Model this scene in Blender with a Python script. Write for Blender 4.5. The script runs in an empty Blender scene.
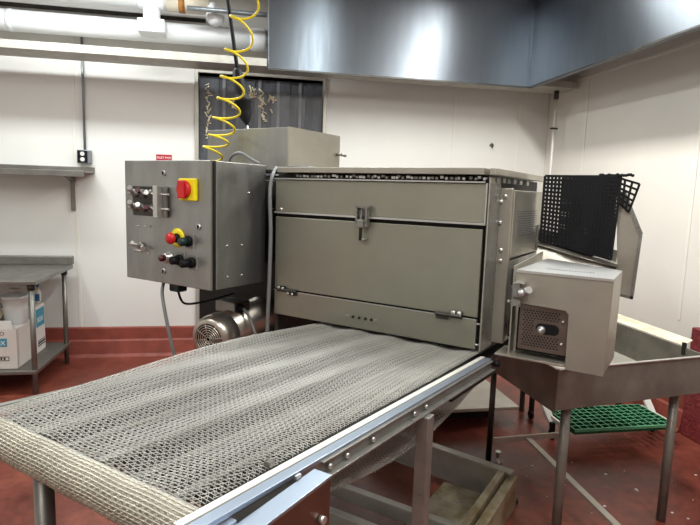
import bpy, math, random
from mathutils import Vector, Matrix
random.seed(7)
SC = bpy.context.scene
COL = SC.collection
T = 0.733868                      # the room is turned this far against the machine
CT, ST = math.cos(T), math.sin(T)
PI = math.pi

# ------------------------------------------------------------------ materials
def srgb(r, g, b):
    f = lambda c: (c/255/12.92) if c/255 <= .04045 else ((c/255+.055)/1.055)**2.4
    return (f(r), f(g), f(b), 1)

def mat(name, col, metal=0, rough=.5, var=.0, scale=8, rvar=0, bump=0, bscale=60, stretch=(1,1,1), col2=None, spec=.5, aniso=0, **kw):
    m = bpy.data.materials.new(name); m.use_nodes = True
    nt = m.node_tree; N = nt.nodes; L = nt.links
    p = N['Principled BSDF']
    p.inputs['Base Color'].default_value = col
    p.inputs['Metallic'].default_value = metal
    p.inputs['Roughness'].default_value = rough
    p.inputs['Specular IOR Level'].default_value = spec
    for k, v in kw.items(): p.inputs[k].default_value = v
    tc = N.new('ShaderNodeTexCoord'); mp = N.new('ShaderNodeMapping')
    mp.inputs['Scale'].default_value = stretch
    L.new(tc.outputs['Object'], mp.inputs['Vector'])
    if var or col2:
        n = N.new('ShaderNodeTexNoise'); n.inputs['Scale'].default_value = scale
        n.inputs['Detail'].default_value = 6; n.inputs['Roughness'].default_value = .6
        L.new(mp.outputs[0], n.inputs['Vector'])
        r = N.new('ShaderNodeValToRGB')
        c2 = col2 or tuple(c*(1-var) for c in col[:3])+(1,)
        r.color_ramp.elements[0].position = .35; r.color_ramp.elements[1].position = .65
        r.color_ramp.elements[0].color = c2; r.color_ramp.elements[1].color = col
        L.new(n.outputs['Fac'], r.inputs['Fac']); L.new(r.outputs[0], p.inputs['Base Color'])
    if rvar:
        n = N.new('ShaderNodeTexNoise'); n.inputs['Scale'].default_value = scale*1.7
        n.inputs['Detail'].default_value = 5
        L.new(mp.outputs[0], n.inputs['Vector'])
        r = N.new('ShaderNodeMapRange'); r.inputs['From Min'].default_value = .3; r.inputs['From Max'].default_value = .7
        r.inputs['To Min'].default_value = rough-rvar; r.inputs['To Max'].default_value = rough+rvar
        L.new(n.outputs['Fac'], r.inputs['Value']); L.new(r.outputs[0], p.inputs['Roughness'])
    if bump:
        n = N.new('ShaderNodeTexNoise'); n.inputs['Scale'].default_value = bscale; n.inputs['Detail'].default_value = 4
        L.new(mp.outputs[0], n.inputs['Vector'])
        b = N.new('ShaderNodeBump'); b.inputs['Strength'].default_value = bump; b.inputs['Distance'].default_value = .01
        L.new(n.outputs['Fac'], b.inputs['Height']); L.new(b.outputs[0], p.inputs['Normal'])
    if aniso:
        p.inputs['Anisotropic'].default_value = aniso; p.inputs['Anisotropic Rotation'].default_value = .25
        tg = N.new('ShaderNodeTangent'); tg.direction_type = 'RADIAL'; tg.axis = 'Z'
        L.new(tg.outputs[0], p.inputs['Tangent'])
    return m

STEEL = mat('door_steel', srgb(151,150,136), .8, .44, .10, 3, .06, .04, 200)
STEELC = mat('cabinet_steel', srgb(160,160,156), .85, .40, .22, 9, .08, .05, 90, (1,1,.35))
STEELR = mat('rail_steel', srgb(140,139,133), .6, .35, .25, 12, .1)
POLISH = mat('polished_rail', srgb(158,170,186), .85, .38)
WIRER = mat('lit_return_wire', srgb(206,204,196), .3, .45, .1, 9)  # copy of the belt wire, brightened to stand for light on it
TOPM = mat('cover_top_steel', srgb(176,178,178), .7, .4, .06, 7)
STEELD = mat('dark_steel', srgb(84,82,78), .85, .45, .3, 10, .1)
STEELB = mat('bright_steel', srgb(200,200,197), .85, .34, .04, 20)
SIDE = mat('side_steel', srgb(176,172,160), .85, .42, .12, 5, .06, .04, 150)
COVER = mat('cover_steel', srgb(153,148,136), .6, .48, .10, 6, .05, .04, 120)
TROUGH = mat('trough_steel', srgb(126,121,112), .4, .42, .35, 6, .12, .1, 30)
TABLE = mat('table_steel', srgb(140,138,132), .85, .42, .2, 8, .08)
HOODM = mat('hood_steel', srgb(134,142,151), 1, .45, .08, 14, .03, .05, 70, (1,1,.15), aniso=.9)
BEAM = mat('beam_steel', srgb(190,187,177), .55, .42, .2, 9, .08)
TANM = mat('stained_steel', srgb(186,180,158), .4, .4, .35, 7, .1, .05, 40, col2=srgb(132,118,84))
WIRE = mat('belt_wire', srgb(206,204,197), .75, .38, .12, 6)
WIREC = mat('belt_wire_cream', srgb(204,198,180), .6, .42, .2, 15)
BLACK = mat('black_plastic', srgb(9,9,11), 0, .6, spec=.25)
RUBBER = mat('black_rubber', srgb(11,12,15), 0, .65, spec=.25)
GAP = mat('dark_and_shaded_steel', srgb(30,29,27), .4, .6)  # dark parts; on the machine body, gap shade put into the colour
RED = mat('red_plastic', srgb(196,28,30), 0, .35)
DRED = mat('dark_red_lens', srgb(70,16,20), 0, .3)
YEL = mat('yellow_plastic', srgb(236,214,20), 0, .4)
GREENP = mat('dark_green_button', srgb(14,42,40), 0, .35)
GREEN = mat('green_grating', srgb(22,92,58), 0, .5, .15, 20)
GREENE = mat('green_grating_top', srgb(96,170,128), 0, .55)
WHITEP = mat('white_paint', srgb(218,216,210), 0, .45, .08, 8)
CREAM = mat('cream_plastic', srgb(198,197,190), 0, .5, .12, 18)
FLANGE = mat('worn_white_flange', srgb(226,218,200), .1, .5, 0, 10, col2=srgb(196,184,158))
PIPE = mat('white_pipe_jacket', srgb(226,228,230), 0, .42, .05, 6)
PIPEC = mat('cream_pipe', srgb(210,200,180), 0, .45, .15, 10)
RUST = mat('rusty_ring', srgb(178,120,54), .1, .6, .4, 30)
GREYC = mat('grey_cable', srgb(112,114,114), 0, .45)
GREYP = mat('grey_conduit', srgb(132,138,142), .6, .4)
CARD = mat('white_carton', srgb(214,208,202), 0, .7, .06, 7)
CARDI = mat('carton_inside', srgb(190,178,150), 0, .8)
TEAL = mat('teal_print', srgb(60,142,168), 0, .6)
INK = mat('black_ink', srgb(42,40,42), 0, .6)
WINK = mat('white_ink', srgb(236,236,232), 0, .6)
JUG = mat('translucent_white_plastic', srgb(206,210,208), 0, .35, .05, 12)
SCRUB = mat('blue_bottle', srgb(40,104,150), 0, .4)
MOTOR = mat('motor_steel', srgb(196,190,178), .9, .34, .1, 6, .05)
SIGNR = mat('red_label', srgb(168,22,44), 0, .5)
SCRATCH = mat('faded_marking', srgb(104,106,110), .4, .5)
BOARD = mat('pale_plate', srgb(196,192,180), .5, .4, .15, 8)
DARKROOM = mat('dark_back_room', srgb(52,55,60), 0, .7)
STRIP = mat('smoky_strip_plastic', srgb(84,87,94), 0, .28, .2, 3, .05, .05, 5, (3,3,1))
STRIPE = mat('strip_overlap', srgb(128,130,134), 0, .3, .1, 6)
CEIL = mat('ceiling_paint', srgb(214,214,210), 0, .8)
LAMP = bpy.data.materials.new('lamp_diffuser'); LAMP.use_nodes = True
_p = LAMP.node_tree.nodes['Principled BSDF']; _p.inputs['Emission Color'].default_value = (1,.97,.92,1); _p.inputs['Emission Strength'].default_value = 9

# wall panels
WALL = mat('wall_panel', srgb(222,221,216), 0, .38, .04, 1.3, .05, .05, 30)
WALLR = mat('wall_panel_warm', srgb(220,216,208), 0, .36, .05, 1.5, .05, .05, 30)
SEAM = mat('seam_batten', srgb(226,223,214), 0, .45, .05, 6)
CURB = mat('red_curb', srgb(142,68,54), 0, .6, .3, 7, .1, .15, 30)
PIER = mat('rough_red_render', srgb(128,44,48), 0, .6, .4, 25, .1, .8, 45)

def floor_mat():
    m = mat('red_floor', srgb(134,50,40), 0, .34, 0, 3)
    nt = m.node_tree; N = nt.nodes; L = nt.links; p = N['Principled BSDF']
    tc = N.new('ShaderNodeTexCoord')
    n1 = N.new('ShaderNodeTexNoise'); n1.inputs['Scale'].default_value = 1.6; n1.inputs['Detail'].default_value = 8; n1.inputs['Roughness'].default_value = .65
    n2 = N.new('ShaderNodeTexNoise'); n2.inputs['Scale'].default_value = 14; n2.inputs['Detail'].default_value = 8; n2.inputs['Roughness'].default_value = .7
    L.new(tc.outputs['Object'], n1.inputs['Vector']); L.new(tc.outputs['Object'], n2.inputs['Vector'])
    r1 = N.new('ShaderNodeValToRGB')
    e = r1.color_ramp.elements; e[0].position = .34; e[0].color = srgb(94,46,36); e[1].position = .66; e[1].color = srgb(150,82,60)
    x = e.new(.5); x.color = srgb(122,62,50)
    L.new(n1.outputs['Fac'], r1.inputs['Fac'])
    r2 = N.new('ShaderNodeValToRGB'); e = r2.color_ramp.elements
    e[0].position = .3; e[0].color = (.55,.52,.5,1); e[1].position = .62; e[1].color = (1.05,1.02,1,1)
    L.new(n2.outputs['Fac'], r2.inputs['Fac'])
    mx = N.new('ShaderNodeMix'); mx.data_type = 'RGBA'; mx.blend_type = 'MULTIPLY'; mx.inputs['Factor'].default_value = .95
    L.new(r1.outputs[0], mx.inputs['A']); L.new(r2.outputs[0], mx.inputs['B'])
    n3 = N.new('ShaderNodeTexNoise'); n3.inputs['Scale'].default_value = 9; n3.inputs['Detail'].default_value = 10; n3.inputs['Roughness'].default_value = .75
    L.new(tc.outputs['Object'], n3.inputs['Vector'])
    r3 = N.new('ShaderNodeValToRGB'); e = r3.color_ramp.elements; e[0].position = .66; e[0].color = (0,0,0,1); e[1].position = .74; e[1].color = (1,1,1,1)
    L.new(n3.outputs['Fac'], r3.inputs['Fac'])
    m2 = N.new('ShaderNodeMix'); m2.data_type = 'RGBA'; m2.inputs['B'].default_value = srgb(176,112,90)
    L.new(r3.outputs[0], m2.inputs['Factor']); L.new(mx.outputs['Result'], m2.inputs['A'])
    L.new(m2.outputs['Result'], p.inputs['Base Color'])
    mr = N.new('ShaderNodeMapRange'); mr.inputs['From Min'].default_value = .3; mr.inputs['From Max'].default_value = .7
    mr.inputs['To Min'].default_value = .26; mr.inputs['To Max'].default_value = .5
    L.new(n1.outputs['Fac'], mr.inputs['Value']); L.new(mr.outputs[0], p.inputs['Roughness'])
    b = N.new('ShaderNodeBump'); b.inputs['Strength'].default_value = .25; b.inputs['Distance'].default_value = .006
    L.new(n2.outputs['Fac'], b.inputs['Height']); L.new(b.outputs[0], p.inputs['Normal'])
    return m
FLOOR = floor_mat()

# ------------------------------------------------------------------ mesh tools
ORG = {}          # object name -> (frame, origin in that frame)
def world(fr, q):
    if fr == 'R': return Vector((q[0]*CT-q[1]*ST, q[0]*ST+q[1]*CT, q[2]))
    return Vector(q)

class MB:
    def __init__(s): s.v = []; s.f = []; s.sm = []
    def add(s, vs, fs, smooth=False):
        n = len(s.v); s.v += [tuple(v) for v in vs]
        for f in fs: s.f.append([i+n for i in f]); s.sm.append(smooth)
        return s
    def box(s, x0, x1, y0, y1, z0, z1):
        return s.add([(x,y,z) for z in (z0,z1) for x,y in ((x0,y0),(x1,y0),(x1,y1),(x0,y1))],
              [(3,2,1,0),(4,5,6,7),(0,1,5,4),(1,2,6,5),(2,3,7,6),(3,0,4,7)])
    def prism(s, pts, d):          # a polygon swept along the vector d
        n = len(pts); d = Vector(d); q = [Vector(p)+d for p in pts]
        return s.add(list(pts)+q, [tuple(range(n))[::-1], tuple(range(n, 2*n))]+[(i,(i+1)%n,(i+1)%n+n,i+n) for i in range(n)])
    def tube(s, pts, r, seg=10, close=False, cap=True):
        pts = [Vector(p) for p in pts]; n = len(pts); vs = []
        up = None
        for i, p in enumerate(pts):
            a = pts[max(i-1,0)]; b = pts[min(i+1,n-1)]
            t = (b-a).normalized()
            if up is None:
                up = Vector((0,0,1)) if abs(t.z) < .9 else Vector((1,0,0))
            u = (up - t*up.dot(t)).normalized(); w = t.cross(u); up = u
            rr = r[i] if isinstance(r, (list, tuple)) else r
            for k in range(seg):
                an = 2*PI*k/seg; vs.append(p+(u*math.cos(an)+w*math.sin(an))*rr)
        fs = [(i*seg+k, i*seg+(k+1)%seg, (i+1)*seg+(k+1)%seg, (i+1)*seg+k) for i in range(n-1) for k in range(seg)]
        s.add(vs, fs, True)
        if cap:
            m = len(s.v)-len(vs)
            s.f.append([m+k for k in range(seg)][::-1]); s.f.append([m+(n-1)*seg+k for k in range(seg)]); s.sm += [False, False]
        return s
    def cyl(s, a, b, r, r2=None, seg=20):
        return s.tube([a, b], [r, r if r2 is None else r2], seg)
    def lathe(s, o, ax, prof, seg=28):   # prof: list of (distance along ax, radius)
        o = Vector(o); ax = Vector(ax).normalized()
        return s.tube([o+ax*d for d, r in prof], [max(r, 1e-4) for d, r in prof], seg)
    def ball(s, c, r, seg=12):
        c = Vector(c)
        return s.lathe(c, (0,0,1), [(-r*math.cos(PI*k/8), r*math.sin(PI*k/8)) for k in range(9)], seg)
    def beam(s, a, b, w, h, up=(0,0,1)):  # rectangular bar from a to b
        a = Vector(a); b = Vector(b); t = (b-a).normalized(); up = Vector(up)
        sd = t.cross(up).normalized(); u2 = sd.cross(t)
        vs = [p+sd*x*w/2+u2*y*h/2 for p in (a,b) for x,y in ((-1,-1),(1,-1),(1,1),(-1,1))]
        return s.add(vs, [(0,1,2,3),(7,6,5,4),(0,4,5,1),(1,5,6,2),(2,6,7,3),(3,7,4,0)])
    def build(s, name, m, parent=None, fr='M', bev=0, label=None, origin=None, subsurf=0):
        if parent is not None: fr, o = ORG[parent.name]
        else:
            if origin is None:
                xs, ys, zs = zip(*s.v)
                origin = ((min(xs)+max(xs))/2, (min(ys)+max(ys))/2, min(zs))
            o = origin
        me = bpy.data.meshes.new(name)
        me.from_pydata([(v[0]-o[0], v[1]-o[1], v[2]-o[2]) for v in s.v], [], s.f)
        me.polygons.foreach_set('use_smooth', s.sm)
        me.materials.append(m); me.update()
        import bmesh
        if len(s.f) < 20000:
            bm = bmesh.new(); bm.from_mesh(me); bmesh.ops.recalc_face_normals(bm, faces=bm.faces); bm.to_mesh(me); bm.free()
        ob = bpy.data.objects.new(name, me); COL.objects.link(ob)
        if parent is not None: ob.parent = parent
        else:
            ob.location = world(fr, o); ob.rotation_euler = (0,0,T if fr == 'R' else 0)
        ORG[ob.name] = (fr, o)
        if bev:
            b = ob.modifiers.new('edge', 'BEVEL'); b.width = bev; b.segments = 2; b.limit_method = 'ANGLE'; b.angle_limit = .6
        if label: ob['label'] = label
        return ob

def B(*a): return MB().box(*a)
def thing(name, label, cat, o, fr='M', group=None):
    e = bpy.data.objects.new(name, None); COL.objects.link(e); e.empty_display_size = .1
    e.location = world(fr, o); e.rotation_euler = (0,0,T if fr == 'R' else 0)
    ORG[e.name] = (fr, tuple(o)); tag(e, label, cat, group); return e
def tag(o, label, cat, group=None):
    o['label'] = label; o['category'] = cat
    if group: o['group'] = group
    return o
def struct(o): o['kind'] = 'structure'; return o

def text(name, body, size, m, parent, o, xdir, zdir, ext=.0008, bold=0):
    """flat lettering standing on a surface: o = lower left corner, in the parent's frame"""
    cu = bpy.data.curves.new(name, 'FONT'); cu.body = body; cu.size = size; cu.extrude = ext; cu.offset = bold
    t = bpy.data.objects.new(name+'_c', cu); COL.objects.link(t)
    dg = bpy.context.evaluated_depsgraph_get()
    me = bpy.data.meshes.new_from_object(t.evaluated_get(dg))
    bpy.data.objects.remove(t)
    x = Vector(xdir).normalized(); y = Vector(zdir).normalized(); z = x.cross(y)
    fr, po = ORG[parent.name]
    M = Matrix((x, y, z)).transposed().to_4x4(); M.translation = Vector(o)-Vector(po)
    me.transform(M); me.materials.clear(); me.materials.append(m)
    ob = bpy.data.objects.new(name, me); COL.objects.link(ob); ob.parent = parent
    ORG[ob.name] = (fr, po); return ob

# ------------------------------------------------------------------ the room
AW, BW = 3.117, 5.5           # right wall and back wall
ZC = 3.5
struct(B(-4.2, AW+.3, -3.2, BW+1.6, -.12, 0).build('floor', FLOOR, fr='R'))
struct(B(-4.2, AW+.3, -3.2, BW+1.6, ZC, ZC+.1).build('ceiling', CEIL, fr='R'))
DA0, DA1, DZ = -.475, .71, 2.715
wb = B(-4.2, DA0, BW, BW+.12, 0, ZC).box(DA1, AW, BW, BW+.12, 0, ZC).box(DA0, DA1, BW, BW+.12, DZ, ZC)
struct(wb.build('wall_back', WALL, fr='R'))
struct(B(AW, AW+.12, -3.2, BW+.12, 0, ZC).build('wall_right', WALLR, fr='R'))
struct(B(-4.3, -4.2, -3.2, BW, 0, ZC).build('wall_left', WALL, fr='R'))
struct(B(-4.2, AW, -3.3, -3.2, 0, ZC).build('wall_front', WALL, fr='R'))
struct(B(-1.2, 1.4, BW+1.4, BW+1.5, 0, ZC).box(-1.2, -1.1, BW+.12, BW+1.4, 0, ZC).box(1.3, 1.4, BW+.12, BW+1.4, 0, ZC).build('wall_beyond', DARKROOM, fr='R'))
# red coved curb along the back wall
def curbprof(a0, a1):
    m = MB(); pr = [(0,.285),(-.018,.282),(-.024,.275),(-.026,.165),(-.04,.15),(-.06,.03),(-.085,.0),(0,0)]
    return m.prism([(a0, BW+y-.001, z) for y, z in pr], (a1-a0, 0, 0))
struct(curbprof(-4.2, DA0-.04).build('baseboard_back', CURB, fr='R', bev=.004))
struct(curbprof(DA1+.04, AW-.001).build('baseboard_back', CURB, fr='R', bev=.004))
m = MB(); pr = [(0,.285),(-.022,.28),(-.026,.165),(-.04,.15),(-.06,.03),(-.085,.0),(0,0)]
m.prism([(AW+x-.001, 3.26, z) for x, z in pr], (0, BW-3.36, 0))
struct(m.build('baseboard_right', CURB, fr='R', bev=.004))
struct(B(AW-.056, AW-.001, -1.5, 3.25, 0, .785).build('trim_1', PIER, fr='R', bev=.008))
n = 2
for a in (-1.575, 2.075, 2.79):   # panel joint battens
    struct(B(a-.014, a+.014, BW-.006, BW-.001, .287, ZC).build('trim_%d' % n, SEAM, fr='R', bev=.002)); n += 1
for b in (3.43, 4.8):
    struct(B(AW-.005, AW-.001, b-.012, b+.012, .79 if b < 3.5 else .29, 2.77).build('trim_%d' % n, SEAM, fr='R', bev=.002)); n += 1
struct(B(AW-.006, AW-.001, -1, BW-.01, 2.77, 2.80).build('trim_%d' % n, SEAM, fr='R', bev=.002)); n += 1
struct(B(AW-.016, AW-.001, BW-.016, BW-.001, .29, ZC).build('trim_%d' % n, SEAM, fr='R', bev=.004)); n += 1
rv = MB()
for a in (-1.64, -1.51):
    for z in (.34, .62, 1.28, 1.36):
        rv.cyl((a, BW-.005, z), (a, BW-.0005, z), .006, seg=8)
struct(rv.build('trim_%d' % n, SEAM, fr='R'))
# doorway with a curtain of smoky plastic strips
dr = struct(B(DA0-.036, DA0, BW-.02, BW+.13, 0, DZ+.03).box(DA1, DA1+.036, BW-.02, BW+.13, 0, DZ+.03).box(DA0, DA1, BW-.02, BW+.13, DZ, DZ+.03)
            .build('door_1', BEAM, fr='R', bev=.004))
nS = 7; w = (DA1-DA0)/nS
for i in range(nS):
    a0 = DA0+i*w; m = MB(); k = 6; off = .05+.012*(i % 2)
    pts = []
    for j in range(k+1):
        x = a0+.003+(w*1.12-.006)*j/k if i < nS-1 else a0+.003+(w-.006)*j/k
        pts.append((x, BW+off+.002*math.sin(PI*j/k), .02))
    pts += [(p[0], p[1]+.004, .02) for p in pts[::-1]]
    m.prism(pts, (0, 0, DZ-.04)); m.build('curtain_strip', STRIP, dr)
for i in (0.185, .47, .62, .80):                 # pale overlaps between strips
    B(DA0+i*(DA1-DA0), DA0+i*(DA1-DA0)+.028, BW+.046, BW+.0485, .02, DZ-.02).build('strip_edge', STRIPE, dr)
def reflection_marks(a, z, n, da, dz, r, m):                # reflections on the strips, modelled as pale squiggles
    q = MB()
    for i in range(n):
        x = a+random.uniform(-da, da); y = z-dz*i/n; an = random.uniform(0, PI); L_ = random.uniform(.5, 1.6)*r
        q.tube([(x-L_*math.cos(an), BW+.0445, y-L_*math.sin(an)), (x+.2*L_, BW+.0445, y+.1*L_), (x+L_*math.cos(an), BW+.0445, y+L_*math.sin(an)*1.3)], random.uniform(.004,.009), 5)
    q.build('reflection_mark', m, dr)['kind'] = 'stuff'
REFLECTION = mat('painted_reflection', srgb(240,232,205), 0, .6)
reflection_marks(-.39, 2.62, 26, .022, .52, .016, REFLECTION)
reflection_marks(.03, 2.60, 22, .10, .12, .022, REFLECTION)
reflection_marks(.15, 2.55, 16, .06, .26, .018, REFLECTION)
reflection_marks(-.16, 2.50, 8, .05, .10, .012, REFLECTION)
reflection_marks(.23, 2.54, 6, .025, .04, .016, REFLECTION)

# ------------------------------------------------------------------ ceiling lamps
def lamp(a, b, la, lb, power, label, col=(1,1,1), lz=3.42):
    t = thing('ceiling_light', label, 'light', (a, b, lz), 'R', 'fluorescent fittings on the ceiling')
    B(a-la/2, a+la/2, b-lb/2, b+lb/2, lz, ZC-.002).build('housing', WHITEP, t, bev=.004)
    B(a-la/2+.02, a+la/2-.02, b-lb/2+.02, b+lb/2-.02, lz-.015, lz-.001).build('diffuser', LAMP, t)
    ld = bpy.data.lights.new('lamp_glow', 'AREA'); ld.shape = 'RECTANGLE'; ld.size = la; ld.size_y = lb; ld.energy = power
    ld.color = col
    lo = bpy.data.objects.new('lamp_glow', ld); COL.objects.link(lo); lo.parent = t; lo.location = (0, 0, -.03)
lamp(1.92, 3.4, .2, 1.6, 72, 'long ceiling light nearest the right wall', (1,.985,.93))
lamp(.70, 3.6, .2, 1.0, 24, 'short ceiling light straight in front of the hood', (.93,1,.99))
lamp(-1.3, 4.25, 2.0, .25, 62, 'ceiling light just in front of the overhead pipes', (.92,.99,1))
lamp(-2.4, 2.2, .25, 1.8, 38, 'ceiling light over the left part of the room', (.93,1,.99))
lamp(.6, .4, .25, 2.2, 62, 'ceiling light above the photographer', (1,1,.97))
lamp(2.0, .9, .2, 1.6, 34, 'added unseen ceiling light over the right foreground', (1,.99,.96))  # added lamp out of view, brightens the area under the conveyor
lamp(-1.4, -.6, .25, 2.2, 45, 'ceiling light behind and left of the photographer', (1,1,.97))

# ------------------------------------------------------------------ hood and overhead work
hd = thing('exhaust_hood', 'big brushed stainless steel hood skirt hanging at top of picture', 'hood', (.15, 4.93, 2.675), 'R')
B(.153, 2.64, 4.93, 4.98, 2.675, ZC-.002).build('front_panel', HOODM, hd, bev=.003)
B(2.59, 2.64, .2, 4.9295, 2.675, ZC-.002).build('side_panel', HOODM, hd, bev=.003)
B(.15, 2.588, 4.922, 4.929, 2.668, 2.682).box(2.578, 2.589, .2, 4.921, 2.668, 2.682).build('bottom_lip', STEELD, hd)
B(2.555, 2.558, 4.926, 4.9295, 2.69, ZC-.01).build('panel_joint', HOODM, hd)
bm_ = tag(B(-4.15, AW-.02, 4.985, 5.27, 2.70, 2.765).build('ceiling_beam', BEAM, fr='R', bev=.003), 'pale metal channel beam running along the top of the back wall', 'beam')
bf = B(-4.15, .145, 4.95, 4.9845, 2.70, 2.765).box(2.645, AW-.02, 4.95, 4.9845, 2.70, 2.765).build('front_flange', BEAM, bm_, bev=.002)

def hpipe(name, label, a0, a1, b, z, r, m, fr='R', cat='pipe', group=None):
    return tag(MB().cyl((a0, b, z), (a1, b, z), r, seg=28).build(name, m, fr=fr, origin=(a0, b, z)), label, cat, group)
big = thing('insulated_pipe', 'fat white insulated pipe above the beam', 'pipe', (-4.1, 5.3, 2.99), 'R')
MB().cyl((-4.1, 5.3, 3.0), (.9, 5.3, 3.0), .088, seg=32).build('pipe', PIPE, big)
MB().cyl((-2.01, 5.3, 3.0), (-1.97, 5.3, 3.0), .092, seg=32).build('joint_band', PIPE, big)
MB().lathe((.0, 5.3, 3.0), (1,0,0), [(0,.09),(.03,.1),(.12,.1),(.15,.09)]).build('coupling', PIPE, big)
up = thing('upper_pipe', 'cream white pipe with rust ring above the insulated pipe', 'pipe', (-4.1, 5.12, 3.17), 'R')
MB().cyl((-4.1, 5.12, 3.2), (-.35, 5.12, 3.2), .062, seg=28).build('pipe', PIPE, up)
MB().cyl((-.93, 5.12, 3.2), (-.72, 5.12, 3.2), .075, seg=28).cyl((-.825, 5.12, 3.2), (-.825, 5.12, 2.98), .07, seg=24).box(-.93, -.71, 5.03, 5.2, 2.93, 3.04).build('tee_fitting', PIPE, up, bev=.01)
MB().cyl((-.70, 5.12, 3.2), (-.35, 5.12, 3.2), .07, seg=28).build('sleeve', PIPEC, up)
MB().cyl((-.60, 5.12, 3.2), (-.55, 5.12, 3.2), .076, seg=28).build('ring', RUST, up, label='rusty orange ring')
MB().cyl((-.36, 5.12, 3.16), (-.30, 5.12, 3.16), .075, seg=24).ball((-.30, 5.12, 3.12), .08, 16).build('end_cap', PIPE, up)
hpipe('thin_conduit', 'thin grey conduit high beside the hood end', -.52, .14, 4.98, 3.13, .02, GREYP)
hpipe('strut', 'dark narrow strut high at the top left behind the pipes', -4.1, -.4, 5.38, 3.15, .018, STEELD, cat='strut')
c = thing('wall_conduit', 'grey electrical conduit with outlet box beside the wall shelf', 'outlet', (-1.485, 5.46, 1.83), 'R')
MB().cyl((-1.485, 5.475, 1.95), (-1.485, 5.475, 3.1), .011, seg=10).build('conduit', GREYP, c)
B(-1.545, -1.43, 5.44, 5.499, 1.83, 1.955).build('box', GREYP, c, bev=.006)
B(-1.54, -1.455, 5.434, 5.4395, 1.838, 1.947).build('cover', BLACK, c, bev=.004)
MB().cyl((-1.497, 5.43, 1.918), (-1.497, 5.4335, 1.918), .019).cyl((-1.497, 5.43, 1.868), (-1.497, 5.4335, 1.868), .019).build('socket', WHITEP, c)
MB().box(-1.505, -1.465, 5.45, 5.499, 2.99, 3.06).build('clamp', STEELD, c)
p = thing('corner_pipe', 'thin white pipe hanging below the beam in the right corner', 'pipe', (2.98, 5.12, .3), 'R')
MB().cyl((2.98, 5.12, .3), (2.98, 5.12, 2.62), .012, seg=10).build('tube', WHITEP, p)
MB().cyl((2.98, 5.12, 2.62), (2.98, 5.12, 2.6995), .024, seg=12).build('fitting', STEELD, p)
B(2.95, 3.01, 5.10, 5.14, 2.33, 2.345).build('clip', STEELD, p)
tag(MB().tube([(2.72,4.9,2.78),(2.86,4.88,2.8),(2.98,4.86,2.83),(2.99,4.86,2.92)], .007, 8).build('loose_cable', BLACK, fr='R'), 'short black cable under the hood corner by the right wall', 'cable')
s = thing('wall_shelf', 'stainless steel wall shelf above the left work table', 'shelf', (-2.6, 5.3, 1.69), 'R')
B(-3.9, -1.41, 5.15, 5.498, 1.745, 1.757).build('shelf_top', TABLE, s, bev=.002)
B(-3.9, -1.41, 5.14, 5.1495, 1.705, 1.757).build('front_lip', TABLE, s, bev=.003)
B(-3.9, -1.41, 5.488, 5.498, 1.7575, 1.80).build('upstand', TABLE, s, bev=.002)
m = MB().prism([(-1.62, 5.498, 1.744), (-1.62, 5.2, 1.744), (-1.62, 5.2, 1.73), (-1.62, 5.47, 1.66), (-1.62, 5.47, 1.40), (-1.62, 5.498, 1.40)], (.035, 0, 0))
m.build('bracket', TABLE, s, bev=.002)

k = thing('wall_hook', 'small metal hook on the back wall above the machine lid', 'hook', (2.48, 5.49, 2.15), 'R')
MB().prism([(2.475,5.494,2.18),(2.505,5.494,2.155),(2.53,5.494,2.18),(2.505,5.494,2.21)], (0,.005,0)).build('plate', STEELR, k)
MB().tube([(2.503,5.493,2.19),(2.503,5.47,2.185),(2.503,5.465,2.165),(2.503,5.47,2.15)], .005, 8).build('hook', STEELD, k)

# small red label on the wall
t = thing('wall_label', 'small red label with white lettering just above the control cabinet', 'label', (-.795, 5.496, 1.87), 'R')
B(-.865, -.722, 5.496, 5.4995, 1.888, 1.944).build('plate', SIGNR, t)
text('lettering', 'DUST PAN', .0275, WINK, t, (-.859, 5.4955, 1.906), (1,0,0), (0,0,1))

# ------------------------------------------------------------------ work table on the left
t = thing('work_table', 'stainless steel work table with undershelf at far left', 'table', (-2.4, 4.9, 0), 'R')
B(-3.4, -1.585, 4.45, 5.36, .872, .905).build('tabletop', TABLE, t, bev=.006)
B(-3.4, -1.585, 5.345, 5.40, .9055, .985).build('backsplash', TABLE, t, bev=.008)
B(-3.4, -1.61, 4.47, 5.30, .165, .195).build('undershelf', TABLE, t, bev=.005)
for a, b in ((-1.635, 4.50), (-1.635, 5.26), (-3.3, 4.50), (-3.3, 5.26)):
    MB().cyl((a, b, .0), (a, b, .8715), .0205, seg=18).build('leg', TABLE, t)
    MB().cyl((a, b, .83), (a, b, .8712), .028, seg=18).build('collar', STEELD, t)
def carton(name, label, a0, a1, b0, b1, z0, z1):
    t = thing(name, label, 'box', ((a0+a1)/2, (b0+b1)/2, z0), 'R')
    B(a0, a1, b0, b1, z0, z1).build('body', CARD, t, bev=.004)
    return t
bx = carton('carton', 'open white carton with teal print, front one under the left table', -2.2, -1.765, 4.53, 4.87, .196, .515)
MB().prism([(-2.2, 4.53, .516), (-1.79, 4.53, .516), (-1.83, 4.60, .56), (-2.2, 4.60, .56)], (0, .004, .004)).build('flap', CARD, bx)
MB().prism([(-2.2, 4.64, .517), (-1.96, 4.64, .517), (-1.94, 4.80, .60), (-2.2, 4.80, .60)], (0, .004, .004)).build('flap', CARDI, bx)
MB().prism([(-2.2, 4.60, .517), (-1.94, 4.60, .517), (-1.93, 4.66, .58), (-2.2, 4.66, .55)], (0, .004, .004)).build('liner', BLACK, bx, label='black plastic liner')
B(-2.05, -1.835, 4.527, 4.5295, .375, .44).build('print_panel', TEAL, bx)
text('lettering', 'BOX', .05, WINK, bx, (-1.95, 4.5265, .388), (1,0,0), (0,0,1))
text('lettering', 'A/O', .042, INK, bx, (-1.925, 4.529, .465), (1,0,0), (0,0,1))
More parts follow.
